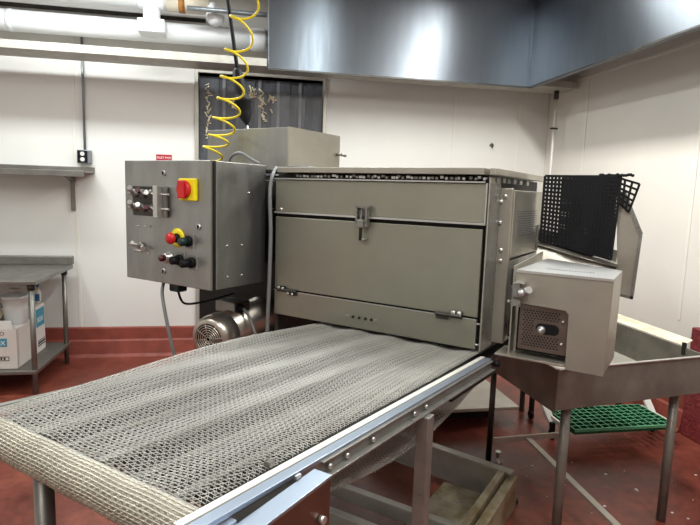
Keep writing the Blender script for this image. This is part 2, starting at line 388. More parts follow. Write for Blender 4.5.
m = B(-2.05, -1.825, 4.5275, 4.5295, .262, .266).box(-2.05, -1.825, 4.5275, 4.5295, .292, .296).box(-1.829, -1.825, 4.5275, 4.5295, .262, .296)
for i in range(9): m.box(-2.04+i*.022, -2.028+i*.022, 4.5275, 4.5295, .270, .288)
m.build('bar_code', INK, bx)
b2 = carton('carton', 'white carton with teal side label, behind the open one under the table', -2.2, -1.765, 4.89, 5.13, .196, .60)
B(-1.7645, -1.762, 4.93, 5.11, .42, .575).build('side_label', TEAL, b2)
text('lettering', 'BOX', .06, WINK, b2, (-1.7615, 4.95, .46), (0,1,0), (0,0,1))
B(-1.7645, -1.762, 4.95, 5.11, .27, .285).box(-1.7645, -1.762, 4.95, 5.11, .295, .30).box(-1.7645, -1.762, 4.95, 5.11, .25, .26).build('bar_code', INK, b2)
j = thing('plastic_jug', 'translucent white plastic jug on the cartons under the table', 'jug', (-1.845, 4.74, .516), 'R')
MB().lathe((-1.845, 4.74, .516), (0,0,1), [(0,.075),(.01,.082),(.12,.085),(.20,.092),(.205,.1),(.225,.1),(.226,.085),(.24,.05),(.262,.04)], 24).build('body', JUG, j)
MB().lathe((-1.845, 4.74, .7785), (0,0,1), [(0,.043),(.018,.043),(.02,.0)], 18).build('lid', WHITEP, j)
k = thing('spray_bottle', 'small blue and white bottle beside the jug behind the table leg', 'bottle', (-1.8, 5.08, .602), 'R')
MB().lathe((-1.795, 5.08, .601), (0,0,1), [(0,.024),(.1,.025),(.13,.012),(.15,.011)], 16).build('body', WHITEP, k)
B(-1.815, -1.773, 5.048, 5.054, .63, .69).build('label_panel', SCRUB, k)
MB().lathe((-1.795, 5.08, .7515), (0,0,1), [(0,.013),(.03,.013),(.032,0)], 12).build('cap', SCRUB, k)

# ------------------------------------------------------------------ the tunnel machine
YF = 2.109
mc = thing('tunnel_machine', 'large stainless steel tunnel machine with hinged front door over wire belt', 'machine', (-1.2, 2.6, 0))
# hull: back, sides and roof of sheet, open below so that the belt runs through
h = B(-1.733, -.675, 2.135, 2.93, 1.06, 1.728)
h.build('body', GAP, mc, bev=.002)  # black so the gaps between the panels read as deep shade
B(-1.734, -.95, 2.932, 4.22, 1.03, 1.62).build('rear_body', STEELD, mc, bev=.004)
B(-1.735, -1.715, 2.12, 2.93, .93, 1.055).build('side_skirt', STEELD, mc, bev=.002)
B(-.70, -.675, 2.145, 2.93, 1.0, 1.055).build('side_skirt', STEELD, mc, bev=.002)
# upper fixed panel with folded light edges
up_ = B(-1.728, -.669, YF, 2.125, 1.545, 1.698).build('upper_panel', STEEL, mc, bev=.002)
B(-1.728, -.669, YF-.012, YF-.0005, 1.536, 1.5445).box(-.675, -.669, YF-.012, YF-.0005, 1.545, 1.70).build('folded_edge', STEELB, up_)
dr_ = B(-1.727, -.682, YF, 2.123, 1.163, 1.519).build('front_door', STEEL, mc, bev=.003)
fl = B(-1.727, -.684, YF-.002, 2.122, 1.031, 1.156).build('lower_flap', STEEL, mc, bev=.003)
B(-1.727, -.684, YF-.004, YF-.0025, 1.153, 1.157).build('bright_edge', STEELB, fl)
# row of small fasteners on the flap
for x in (-1.30, -1.155): B(x, x+.02, YF-.005, YF-.0025, 1.077, 1.089).build('rivet_plate', SIDE, fl, bev=.001)
for x in (-1.262, -1.228, -1.196, -1.165):
    MB().cyl((x, YF-.008, 1.083), (x, YF-.0025, 1.083), .0065, seg=10).build('screw', GAP, fl)
# latch between door and upper panel
lt = B(-1.250, -1.192, YF-.012, YF-.001, 1.505, 1.59).build('latch', STEELR, dr_, bev=.002)
MB().box(-1.256, -1.184, YF-.03, YF-.012, 1.582, 1.592).box(-1.20, -1.19, YF-.035, YF-.012, 1.50, 1.585).box(-1.25, -1.243, YF-.03, YF-.012, 1.50, 1.585).build('latch_frame', STEELR, lt)
MB().cyl((-1.222, YF-.03, 1.575), (-1.222, YF-.03, 1.44), .007, seg=10).cyl((-1.245, YF-.028, 1.52), (-1.195, YF-.028, 1.52), .009, seg=10).build('latch_bolt', STEELD, lt)
B(-1.240, -1.205, YF-.04, YF-.022, 1.495, 1.53).box(-1.236, -1.20, YF-.032, YF-.001, 1.437, 1.447).build('latch_lever', STEELR, lt, bev=.003)
# hinges
for x0, s in ((-1.70, 1), (-.742, -1)):
    hg = MB().cyl((x0, YF-.012, 1.160), (x0+s*.115, YF-.012, 1.160), .008, seg=12).box(min(x0, x0+s*.05), max(x0, x0+s*.05), YF-.01, YF-.0045, 1.150, 1.178).box(min(x0+s*.06, x0+s*.115), max(x0+s*.06, x0+s*.115), YF-.01, YF-.0045, 1.138, 1.165).build('hinge', STEELD, fl, bev=.001)
    for dx, z in ((.012, 1.172), (.038, 1.172)) if s < 0 else ((.01, 1.17), (.035, 1.168), (.07, 1.148), (.095, 1.146)):
        MB().lathe((x0+s*dx, YF-.0105, z), (0,-1,0), [(0,.0105 if s < 0 else .007),(.006,.0105 if s < 0 else .007),(.009,.004)], 14).build('hinge_bolt', STEELB, hg)
# top lids with turned down rims
tl = B(-1.70, -.682, 2.083, 2.90, 1.7315, 1.758).build('lid', SIDE, mc, bev=.0025)
tr = B(-.666, -.640, 2.10, 3.05, 1.7315, 1.758).build('lid', SIDE, mc, bev=.0025)
B(-1.86, -1.702, 2.17, 2.90, 1.7305, 1.752).build('lid', STEELD, mc, bev=.006)
# track under the lid: bright rail and row of roller clamps
B(-1.73, -.68, 2.098, 2.104, 1.700, 1.706).build('track_rail', STEELB, mc)
for i in range(24):
    x = -1.60+i*.0385
    x += random.uniform(-.008, .008); dz = random.uniform(-.003, .003)
    MB().box(x, x+.012+.008*random.random(), 2.108, 2.13, 1.714+dz, 1.724+dz).cyl((x+.028, 2.105, 1.716), (x+.028, 2.13, 1.716), .006, seg=8).build('roller_clip', STEELB if i % 2 else STEELR, mc)
for i, y in enumerate((2.16, 2.24, 2.31, 2.40, 2.50, 2.62)):
    B(-.672, -.652, y, y+.04, 1.705, 1.724).build('roller_clip', STEELR, mc)
# right hand corner post and side box
B(-.664, -.658, 2.096, 2.232, 1.03, 1.722).build('corner_flange', SIDE, mc, bev=.001)
B(-.6575, -.6565, 2.10, 2.232, 1.03, 1.70).build('corner_liner', STEELR, mc)
B(-.665, -.6085, 2.234, 2.262, 1.04, 1.684).build('corner_post', COVER, mc, bev=.004)
sb = B(-.665, -.608, 2.2635, 2.90, 1.395, 1.678).build('side_box', SIDE, mc, bev=.005)
B(-.665, -.612, 2.2635, 2.78, 1.04, 1.388).build('lower_side_box', STEELR, mc, bev=.003)
lv = MB()
for i in range(11):
    z = 1.590-i*.0102; lv.box(-.608, -.6065, 2.325+.002*i, 2.68, z-.0028, z)
lv.build('louvre', SCRATCH, sb)
for x, z in ((-.636, 1.652), (-.640, 1.432), (-.640, 1.388), (-.652, 1.63), (-.651, 1.545)):
    MB().lathe((x, 2.2335, z), (0,-1,0), [(0,.0085),(.005,.0085),(.008,.003)], 12).build('bolt', STEELB, mc)
for z in (1.136, 1.050):
    MB().cyl((-.715, 2.118, z), (-.668, 2.118, z), .0045, seg=10).ball((-.664, 2.118, z), .007).build('hinge_pin', STEELB, mc)
MB().cyl((-1.736, 2.1, 1.556), (-1.736, 2.1, 1.557), .004).ball((-1.69, YF-.002, 1.556), .009).build('bolt', STEELB, up_)
# hanging drive cover at the right
cv = MB().prism([(-.540, 2.112, 1.369), (-.200, 2.112, 1.369), (-.205, 2.112, 1.016), (-.337, 2.112, 1.016), (-.340, 2.112, 1.225), (-.352, 2.112, 1.238), (-.540, 2.112, 1.246)], (0, .006, 0)).build('drive_cover', COVER, mc, bev=.0015)
MB().prism([(-.200, 2.118, 1.369), (-.200, 2.40, 1.369), (-.200, 2.38, 1.023), (-.205, 2.118, 1.023)], (-.004, 0, 0)).build('cover_side', SIDE, cv)
MB().prism([(-.540, 2.113, 1.3695), (-.200, 2.113, 1.3695), (-.200, 2.40, 1.3695), (-.53, 2.62, 1.3695)], (0, 0, .004)).build('cover_top', TOPM, cv)
B(-.540, -.200, 2.1095, 2.1118, 1.364, 1.3735).build('bright_edge', STEELB, cv)
mk = MB()
for i in range(17):
    mk.box(-.455+i*.0105, -.449+i*.0105, 2.215+.0005*i+random.random()*.006, 2.245+random.random()*.008, 1.3736, 1.3740)
mk.build('faded_print', SCRATCH, cv)
MB().prism([(-.556, 2.13, 1.03), (-.556, 2.13, 1.385), (-.556, 2.60, 1.405), (-.556, 2.60, 1.03)], (.005, 0, 0)).build('bracket_fin', SIDE, mc)
for z in (1.28, 1.06): B(-.6075, -.5565, 2.30, 2.33, z, z+.07).build('fin_bracket', STEELD, mc)
pp = B(-.522, -.342, 2.136, 2.142, 1.062, 1.238).build('perforated_panel', mat('perforated_steel', srgb(118,106,98), .8, .45, .2, 14), cv)
ho = MB()
for r in range(15):
    for c_ in range(13):
        x = -.505+c_*.0118+(r % 2)*.0059; z = 1.218-r*.0098
        if x > -.372: continue
        if 4 <= r <= 9 and x > -.468: continue
        ho.cyl((x, 2.1345, z), (x, 2.1358, z), .0036, seg=6)
ho.build('punched_hole', GAP, pp)['kind'] = 'stuff'
sl = MB(); pts = []
for k2 in range(24):
    an = 2*PI*k2/24; cx = .022 if math.cos(an) > 0 else -.022
    pts.append((-.415+cx+.021*math.cos(an), 2.1352, 1.153+.021*math.sin(an)))
sl.prism(pts, (0, -.0012, 0)).build('slot', BLACK, pp)
MB().lathe((-.437, 2.134, 1.148), (0,-1,0), [(0,.016),(.006,.016),(.008,.009),(.02,.008),(.022,.004)], 16).build('shaft_end', STEELB, pp)
MB().ball((-.36, 2.133, 1.19), .006).build('screw', STEELB, pp); MB().ball((-.36, 2.133, 1.105), .006).build('screw', STEELB, pp)
B(-.60, -.338, 2.10, 2.24, 1.028, 1.036).build('sill', SIDE, mc, bev=.001)
B(-.545, -.345, 2.20, 2.205, 1.037, 1.26).build('inner_plate', GAP, cv)
lc = B(-.548, -.518, 2.095, 2.111, 1.268, 1.325).build('cover_latch', STEELR, cv, bev=.003)
MB().box(-.535, -.50, 2.085, 2.11, 1.325, 1.333).cyl((-.498, 2.09, 1.296), (-.478, 2.07, 1.308), .014, seg=12).ball((-.508, 2.085, 1.29), .017).build('latch_knob', STEELB, lc)
MB().box(-.548, -.512, 2.09, 2.111, 1.236, 1.262).ball((-.556, 2.09, 1.25), .008).build('latch_hook', STEELR, lc)
# legs
for x, y in ((-1.69, 2.2), (-.96, 4.20), (-1.69, 4.18)):
    zt = .9295 if y < 2.5 else 1.0295
    lg = B(x-.017, x+.017, y-.017, y+.017, .0, zt).build('leg', STEELD, mc, bev=.003)
# ------------------------------------------------------------------ housing left of the tunnel, carrying the sheet box
dh = thing('drive_housing', 'dark steel drive housing behind the control cabinet and motor', 'housing', (-2.1, 2.6, 0))
B(-2.68, -1.7425, 2.50, 2.95, .62, 1.7295).build('body', GAP, dh, bev=.004)
for x, y in ((-2.66, 2.52), (-1.77, 2.52), (-2.66, 2.92), (-1.77, 2.92)):
    B(x-.018, x+.018, y-.018, y+.018, 0, .6195).build('leg', STEELD, dh, bev=.002)
B(-2.3, -1.95, 2.165, 2.4995, 1.25, 1.7).build('mounting_bracket', STEELD, dh, bev=.003)
B(-2.24, -1.94, 2.16, 2.4995, .752, .775).build('motor_shelf', STEELD, dh, bev=.003)
hb = thing('sheet_steel_box', 'plain grey sheet steel box standing on top behind the control cabinet', 'box', (-2.2, 2.7, 1.757))
B(-2.548, -1.927, 2.45, 2.97, 1.7575, 1.995).build('body', STEELC, hb, bev=.002)
B(-1.9265, -1.918, 2.445, 2.97, 1.7575, 1.997).build('side_sheet', SIDE, hb)
MB().cyl((-1.9175, 2.94, 1.88), (-1.885, 2.94, 1.88), .009).cyl((-1.889, 2.94, 1.88), (-1.885, 2.99, 1.875), .008).build('hose_fitting', STEELR, hb)

# ------------------------------------------------------------------ control cabinet
YC = 1.792
cc = thing('control_cabinet', 'grey steel electrical control cabinet with switches and push buttons', 'cabinet', (-2.14, 1.97, 1.173))
B(-2.445, -1.834, 1.815, 2.158, 1.176, 1.770).build('body', STEELC, cc, bev=.003)
cd = B(-2.453, -1.845, YC, 1.813, 1.174, 1.772).build('door', STEELC, cc, bev=.004)
B(-1.8445, -1.836, 1.802, 1.8145, 1.176, 1.770).build('gasket', GAP, cc)
B(-1.8446, -1.843, YC, 1.801, 1.176, 1.770).build('door_edge', SIDE, cc)
for x, z in ((-2.157, 1.711), (-1.921, 1.467), (-2.165, 1.235)):
    lk = MB().lathe((x, YC-.0005, z), (0,-1,0), [(0,.014),(.004,.014),(.007,.011)], 18).build('lock', STEELB, cd)
    MB().box(x-.003, x+.005, YC-.0115, YC-.008, z-.008, z+.008).build('key_slot', BLACK, lk)
# main rotary switch
rs = B(-2.035, -1.925, YC-.022, YC-.0005, 1.585, 1.688).build('rotary_switch', YEL, cd, bev=.006, label='yellow square rotary switch plate')
MB().lathe((-1.99, YC-.0225, 1.637), (0,-1,0), [(0,.042),(.012,.042),(.018,.036)], 26).build('dial', RED, rs)
B(-2.012, -1.968, YC-.050, YC-.040, 1.596, 1.678).build('grip', RED, rs, bev=.004)
# hinged guard with toggles
tg = B(-2.385, -2.125, YC-.006, YC-.0005, 1.500, 1.645).build('toggle_plate', STEELD, cd, bev=.001)
B(-2.180, -2.150, YC-.05, YC-.0065, 1.500, 1.650).build('guard_bar', STEELB, tg, bev=.002)
B(-2.149, -2.122, YC-.02, YC-.0065, 1.500, 1.645).build('guard_bar', STEELR, tg, bev=.002)
for z in (1.610, 1.540):
    MB().cyl((-2.40, YC-.02, z-.003), (-2.10, YC-.02, z), .0055, seg=10).build('hinge_rod', STEELB, tg)
    for i, x in enumerate((-2.36, -2.30, -2.235)):
        m = MB().lathe((x, YC-.0065, z), (0,-1,0), [(0,.021),(.012,.021),(.016,.012),(.022,.010)], 12)
        m.build('switch_base', STEELR, tg)
        MB().cyl((x, YC-.028, z), (x+.03, YC-.065, z+.028-.01*i), .008, .012, 10).build('toggle', STEELB if (i+int(z*100)) % 3 else DRED, tg)
# small toggle below
st = MB().lathe((-2.325, YC-.0005, 1.345), (0,-1,0), [(0,.022),(.012,.022),(.018,.012)], 14).build('toggle_switch', STEELR, cd)
MB().cyl((-2.325, YC-.016, 1.345), (-2.345, YC-.055, 1.365), .008, .013, 10).cyl((-2.36, YC-.03, 1.325), (-2.30, YC-.02, 1.325), .005, seg=8).cyl((-2.30, YC-.02, 1.345), (-2.275, YC-.035, 1.34), .01, .013, 10).build('toggle', STEELB, st)
for x, z in ((-2.356, 1.446), (-2.300, 1.447), (-2.262, 1.449), (-2.278, 1.312)):
    MB().ball((x, YC-.001, z), .005, 8).build('screw', STEELB, cd)
# emergency stop
es = MB().lathe((-2.062, YC-.0005, 1.406), (0,-1,0), [(0,.046),(.004,.046),(.005,.03)], 28).build('emergency_stop', YEL, cd, label='yellow ring of the emergency stop')
MB().lathe((-2.062, YC-.006, 1.406), (0,-1,0), [(0,.022),(.015,.022),(.018,.018),(.028,.018)], 20).build('collar', BLACK, es)
MB().lathe((-2.062, YC-.0345, 1.406), (0,-1,0), [(0,.020),(.004,.026),(.015,.028),(.024,.022),(.028,.008)], 24).build('mushroom_button', RED, es)
# push buttons: green above, three in a row below
def pushbutton(x, z, cap, label=None, plate=True, ln=.035):
    o = B(x-.028, x+.032, YC-.004, YC-.0005, z-.034, z+.034).build('button_plate', STEELR, cd, bev=.002)
    B(x+.0325, x+.036, YC-.008, YC-.0005, z-.034, z+.034).build('plate_edge', STEELB, o)
    MB().lathe((x, YC-.0045, z), (0,-1,0), [(0,.026),(.012,.026),(.016,.022)], 20).build('bezel', BLACK if cap is not DRED or True else STEELB, o)
    MB().lathe((x, YC-.021, z), (0,-1,0), [(0,.021),(ln,.019),(ln+.006,.012)], 20).build('button', cap, o, label=label)
pushbutton(-1.985, 1.396, GREENP, 'dark green push button')
pushbutton(-2.045, 1.302, BLACK)
pushbutton(-1.965, 1.296, BLACK, None, ln=.045)
ib = MB().lathe((-2.125, YC-.0005, 1.306), (0,-1,0), [(0,.03),(.008,.03),(.010,.024),(.03,.024),(.034,.019)], 20).build('selector_switch', STEELB, cd)
MB().lathe((-2.125, YC-.035, 1.306), (0,-1,0), [(0,.017),(.02,.015),(.026,.008)], 16).build('button', DRED, ib, label='dark red button')
for y, z in ((1.885, 1.379), (1.984, 1.377), (1.889, 1.230), (1.985, 1.229), (2.031, 1.629)):
    MB().ball((-1.8335, y, z), .0055, 8).build('bolt', STEELB, cc)
B(-2.19, -2.12, 1.84, 1.90, 1.125, 1.1755).build('cable_gland', GREENP, cc, bev=.008)
# cables of the cabinet
def cable(name, label, pts, r, m, fr='M', sub=6, group=None):
    P = [Vector(p) for p in pts]; out = []
    for i in range(len(P)-1):
        p0 = P[max(i-1,0)]; p1 = P[i]; p2 = P[i+1]; p3 = P[min(i+2, len(P)-1)]
        for k in range(sub):
            t = k/sub
            out.append(.5*((2*p1)+(p2-p0)*t+(2*p0-5*p1+4*p2-p3)*t*t+(3*p1-p0-3*p2+p3)*t**3))
    out.append(P[-1])
    return tag(MB().tube(out, r, 8).build(name, m, fr=fr), label, 'cable', group)
cable('grey_cable', 'thin grey cable drooping from the control cabinet in front of the wall', [(-2.215,1.83,1.165),(-2.19,1.80,1.11),(-2.13,1.78,.97),(-2.10,1.80,.80),(-2.07,1.86,.55),(-2.0,1.95,.25),(-1.98,2.0,.012)], .0085, GREYC)
cable('grey_cable', 'grey cable in the gap between control cabinet and tunnel machine', [(-1.80,2.20,1.76),(-1.77,2.13,1.71),(-1.745,2.085,1.62),(-1.733,2.08,1.44),(-1.738,2.08,1.2),(-1.745,2.08,1.02),(-1.747,2.08,.93),(-1.75,2.08,.70)], .010, GREYC)
cable('grey_cable', 'light grey cable arching over top of the control cabinet', [(-2.14,2.22,1.74),(-2.12,2.20,1.81),(-2.04,2.19,1.835),(-1.95,2.18,1.80),(-1.88,2.17,1.776)], .008, GREYC)
cable('grey_cable', 'pale grey cable lying across the machine lid beside the cabinet', [(-1.80,2.30,1.758),(-1.74,2.20,1.763),(-1.66,2.15,1.764),(-1.58,2.22,1.764)], .005, GREYC)
cable('black_cable', 'black cable running back from the gland beneath the control cabinet', [(-2.155,1.87,1.123),(-2.18,1.93,1.05),(-2.24,2.1,1.02),(-2.33,2.3,1.0),(-2.36,2.485,1.0)], .006, BLACK)
# ------------------------------------------------------------------ motor
ax = Vector((-.17, .97, .05)).normalized()     # from the fan end into the machine
F0 = Vector((-2.02, 1.945, .882))
mt = thing('electric_motor', 'shiny stainless electric motor with round fan grille below the cabinet', 'motor', (-2.07, 2.25, .776))
def onm(d, r, an):
    u = ax.cross(Vector((0,0,1))).normalized(); w = u.cross(ax)
    return F0+ax*d+(u*math.cos(an)+w*math.sin(an))*r
MB().lathe(F0, ax, [(0,.085),(.006,.102),(.02,.112),(.05,.116),(.115,.116),(.118,.108)], 40).build('fan_cover', MOTOR, mt)
g = MB().lathe(F0-ax*.0012, ax, [(0,.08),(.001,.08)], 32)
g.build('grille_back', BLACK, mt)
for rr in (.012, .024, .036, .048, .060, .072):
    MB().tube([onm(-.003, rr, 2*PI*k/36) for k in range(37)], .0028, 6, cap=False).build('grille_ring', MOTOR, mt)
for k in range(8):
    MB().tube([onm(-.003, .01, 2*PI*k/8+.2), onm(-.003, .085, 2*PI*k/8+.2)], .0026, 6).build('grille_spoke', MOTOR, mt)
# the motor body
MB().lathe(F0+ax*.119, ax, [(0,.104),(.36,.104),(.365,.112),(.39,.112)], 40).build('body', MOTOR, mt)
jp = F0+ax*.24
MB().box(jp.x-.10, jp.x+.045, jp.y-.05, jp.y+.07, jp.z+.085, jp.z+.145).build('junction_box', STEELC, mt, bev=.006)
MB().lathe((jp.x+.046, jp.y-.02, jp.z+.115), (1,-.3,.1), [(0,.024),(.02,.024),(.022,.015),(.05,.013)], 16).build('cable_gland', BLACK, mt)
P = [Vector((jp.x+.09, jp.y-.033, jp.z+.12)), Vector((jp.x+.15, jp.y-.06, jp.z+.10)), Vector((jp.x+.21, jp.y-.08, jp.z+.03)), Vector((jp.x+.24, jp.y-.07, jp.z-.06)), Vector((jp.x+.24, jp.y-.03, jp.z-.15))]
MB().tube([P[0].lerp(P[1], k/4) for k in range(4)]+[P[1].lerp(P[2], k/4) for k in range(4)]+[P[2].lerp(P[3], k/4) for k in range(4)]+[P[3].lerp(P[4], k/4) for k in range(5)], .008, 8).build('motor_cable', GREYC, mt)
B(-2.16, -1.98, 2.17, 2.33, .776, .80).build('foot', STEELD, mt, bev=.003)

# ------------------------------------------------------------------ belt conveyor
def zb(y): return 1.0145+.0687*(2.053-y)       # height of the conveyor line
cvr = thing('wire_belt_conveyor', 'inclined conveyor with wide woven wire mesh belt in the foreground', 'conveyor', (-1.05, 1.4, 0))
def xl(y): return -1.365-.135*min(max((y-.62)/1.1, 0), 1)
def xr(y): return -.657-.012*min(max((y-.9)/1.1, 0), 1)
def belt(y0, y1, zf, pitch, dx, name, r=.0013, rod=None, m=WIRE, wrap=False, parent=cvr):
    mb = MB(); V = mb.v; Fc = mb.f
    rows = int((y1-y0)/pitch)
    def seg3(pts, rr):
        n = len(V)
        for i, p in enumerate(pts):
            V.append((p[0], p[1]+rr, p[2]-rr*.6)); V.append((p[0], p[1]-rr, p[2]-rr*.6)); V.append((p[0], p[1], p[2]+rr))
        for i in range(len(pts)-1):
            a = n+i*3; b = a+3
            Fc.append([a, a+1, b+1, b]); Fc.append([a+1, a+2, b+2, b+1]); Fc.append([a+2, a, b, b+2])
    for j in range(rows):
        y = y0+j*pitch; a = xl(y); b = xr(y)
        k = int((b-a)/dx); pts = []
        jit = random.uniform(-.0015, .0015)
        for i in range(k+1):
            x = a+i*dx+(j % 2)*dx*.5+jit
            yy = y+(i % 2)*pitch*1.25; pts.append(zf(x, yy, .0022 if i % 2 else -.0012))
        seg3(pts, r)
        n2 = 24
        seg3([zf(a+(b-a)*q/n2, y+pitch*.6, .0) for q in range(n2+1)], rod or r*.9)
    mb.sm = [True]*len(Fc)
    return mb.build(name, m, parent)
def ztop(x, y, dz):
    u = (x+1.5)/.85
    wv = .0045*math.sin(u*2*PI*4.6+.6*math.sin(y*2.2))+.003*math.sin(y*5+u*9)
    return (x, y, zb(y)+wv+dz+.004)
bt = belt(.60, 2.92, ztop, .0098, .0090, 'mesh_belt', r=.00092)
# the belt turning round the near roller
def zwrap(x, s, dz):
    an = s/.042; R = .042+dz
    return (x, .60-R*math.sin(an), zb(.60)+.004-.042+R*math.cos(an)+.001*math.sin(x*40))
def xl_(y): return -1.365
mbw = MB()
_xl, _xr = xl, xr
xl = lambda y: -1.365; xr = lambda y: -.652
belt(0.0, .132, zwrap, .0074, .0085, 'belt_nose', m=WIREC, r=.0010, rod=.0019)
xl, xr = _xl, _xr
# return run, sagging between the ends
def zret(x, y, dz):
    u = (y-.56)/(2.9-.56)
    z = zb(y)-.060-.125*math.sin(PI*min(max((y-.65)/1.75, 0), 1))
    return (x, y, z+dz+.004*math.sin(x*30))
belt(.60, 2.92, zret, .0105, .0095, 'return_belt', r=.0017, m=WIRER)
# wear strips and cross bars below the belt
for i in range(7):
    x = -1.40+i*.112
    MB().beam((x, .62, zb(.62)-.014), (x, 2.9, zb(2.9)-.014), .018, .012).build('wear_strip', STEELR, cvr)
MB().prism([(-1.37, .66, zb(.66)-.028), (-.66, .66, zb(.66)-.028), (-.66, 2.8, zb(2.8)-.028), (-1.49, 2.8, zb(2.8)-.028), (-1.49, 1.75, zb(1.75)-.028)], (0, 0, .003)).build('added_dark_underlay', GAP, cvr)  # unseen dark sheet, added so only darkness shows through the mesh
for y in (.80, 1.15, 1.5, 1.85, 2.2):
    B(-1.36, -.632, y, y+.03, zb(y)-.054, zb(y)-.030).build('cross_bar', STEELD, cvr)
MB().cyl((-1.37, .60, zb(.6)-.038), (-.66, .60, zb(.6)-.038), .034, seg=24).build('end_roller', CREAM, cvr)
# right edge: cream guide strip, bright rail, channel
MB().beam((-.643, .55, zb(.55)-.004), (-.645, 2.1, zb(2.1)-.004), .017, .010).build('guide_strip', CREAM, cvr, label='cream guide strip')
MB().beam((-.618, .40, zb(.40)-.004), (-.620, 2.09, zb(2.09)-.004), .024, .010).build('edge_rail', POLISH, cvr, bev=.001)
MB().beam((-.612, .40, zb(.40)-.024), (-.612, 2.09, zb(2.09)-.024), .006, .030).beam((-.599, .9, zb(.9)-.040), (-.599, 2.09, zb(2.09)-.040), .02, .005).beam((-.605, .9, zb(.9)-.008), (-.605, 2.09, zb(2.09)-.008), .012, .004).build('side_channel', STEELR, cvr, bev=.0008)
MB().beam((-.612, 1.65, zb(1.65)-.055), (-.612, 2.12, zb(2.12)-.055), .022, .02).build('end_bracket', GAP, cvr)
MB().cyl((-.605, 2.11, zb(2.11)-.02), (-.58, 2.11, zb(2.11)-.02), .012).build('tension_bolt', BLACK, cvr)
for y in (.93, 1.0, 1.12, 1.36, 1.44):
    MB().cyl((-.609, y, zb(y)-.026), (-.598, y, zb(y)-.026), .006, seg=10).build('bolt', STEELB, cvr)
MB().beam((-1.345, .62, zb(.62)-.045), (-1.345, 2.6, zb(2.6)-.045), .006, .03).build('side_channel', STEELR, cvr)
B(-.668, -.652, .79, .805, zb(.8)+.006, zb(.8)+.016).build('clip', STEELR, cvr)
lg = B(-.615, -.575, 1.40, 1.44, 0, zb(1.42)-.044).build('leg', STEELR, cvr, bev=.003)
B(-1.38, -1.34, 1.40, 1.44, 0, zb(1.42)-.062).build('leg', STEELR, cvr, bev=.003)
MB().cyl((-1.225, .66, 0), (-1.225, .66, 1.03), .022, seg=18).build('leg', TABLE, cvr)
B(-1.26, -.62, .64, .68, 1.030, 1.040).build('leg_brace', STEELD, cvr)
# drive guard at the lower edge of the picture
dg = B(-.5925, -.552, .30, .856, .55, 1.088).build('drive_guard', mat('floor_tinted_guard_steel', srgb(120,96,84), .85, .3, .25, 6, .06), cvr, bev=.002)  # brown puts the red floor's reflection into the colour
B(-.5935, -.551, .30, .858, 1.0885, 1.094).build('guard_top', POLISH, dg, bev=.001)
B(-.653, -.5945, .30, .635, 1.09, 1.1).build('guard_plate', POLISH, dg, bev=.001)
MB().cyl((-.551, .82, 1.02), (-.540, .82, 1.02), .008).build('guard_bolt', STEELB, dg)
B(-.60, -.594, .80, .815, 1.095, 1.102).build('guard_clip', STEELB, dg)

# ------------------------------------------------------------------ low steel base frame on the floor
FRAMEM = mat('frame_steel', srgb(176,173,164), .45, .42, .2, 8, .06)
bf = thing('base_frame', 'low stainless base frame of box channels on the floor under conveyor', 'frame', (-1.05, 2.4, 0))
MB().beam((-1.6, 2.912, .192), (-.665, 2.815, .192), .05, .016).beam((-1.6, 2.932, .10), (-.665, 2.835, .10), .012, .19).build('far_rail', FRAMEM, bf, bev=.002)
MB().box(-.735, -.700, 2.02, 2.80, .125, .2).build('right_rail', TANM, bf, bev=.004)
MB().prism([(-.69, 1.95, .0), (-.69, 2.83, .0), (-.69, 2.83, .178), (-.69, 1.95, .178)], (.05, 0, 0)).build('right_skirt', TANM, bf, bev=.006)
B(-1.03, -.742, 2.0, 2.168, .03, .045).box(-1.03, -.742, 2.212, 2.78, .03, .045).build('pan', TANM, bf, bev=.003)
B(-1.6, -.742, 2.17, 2.21, .13, .2).build('near_rail', FRAMEM, bf, bev=.003)
B(-1.6, -.742, 1.955, 1.998, .12, .2).build('near_rail', FRAMEM, bf, bev=.003)
B(-1.6, -.70, 1.80, 1.95, .02, .12).build('front_channel', STEELD, bf, bev=.004)
MB().cyl((-.89, 2.62, .0455), (-.89, 2.62, .054), .012, seg=10).build('bolt', STEELB, bf)
for x, y in ((-.66, 2.86), (-.66, 1.9), (-1.57, 1.97), (-1.57, 2.90)):
    MB().cyl((x, y+.02 if y > 2.5 else y, 0), (x, y+.02 if y > 2.5 else y, .02), .02, seg=12).build('foot', STEELD, bf)
fj = thing('levelling_foot', 'small steel levelling foot with bolt near the thin dark leg', 'foot', (-.955, 3.18, 0))
MB().lathe((-.868, 3.262, 0), (0,0,1), [(0,.028),(.01,.026),(.02,.010),(.06,.010),(.062,.017),(.075,.017)], 14).build('stem', STEELB, fj)

# pale low platform behind
pf = thing('low_platform', 'pale flat metal platform low on floor beneath the machine', 'platform', (1.6, 3.85, 0), 'R')
B(1.22, 1.93, 3.49, 4.22, .128, .152).build('deck', BOARD, pf, bev=.003)
B(1.30, 1.80, 3.68, 4.15, .0, .127).build('base', GAP, pf)

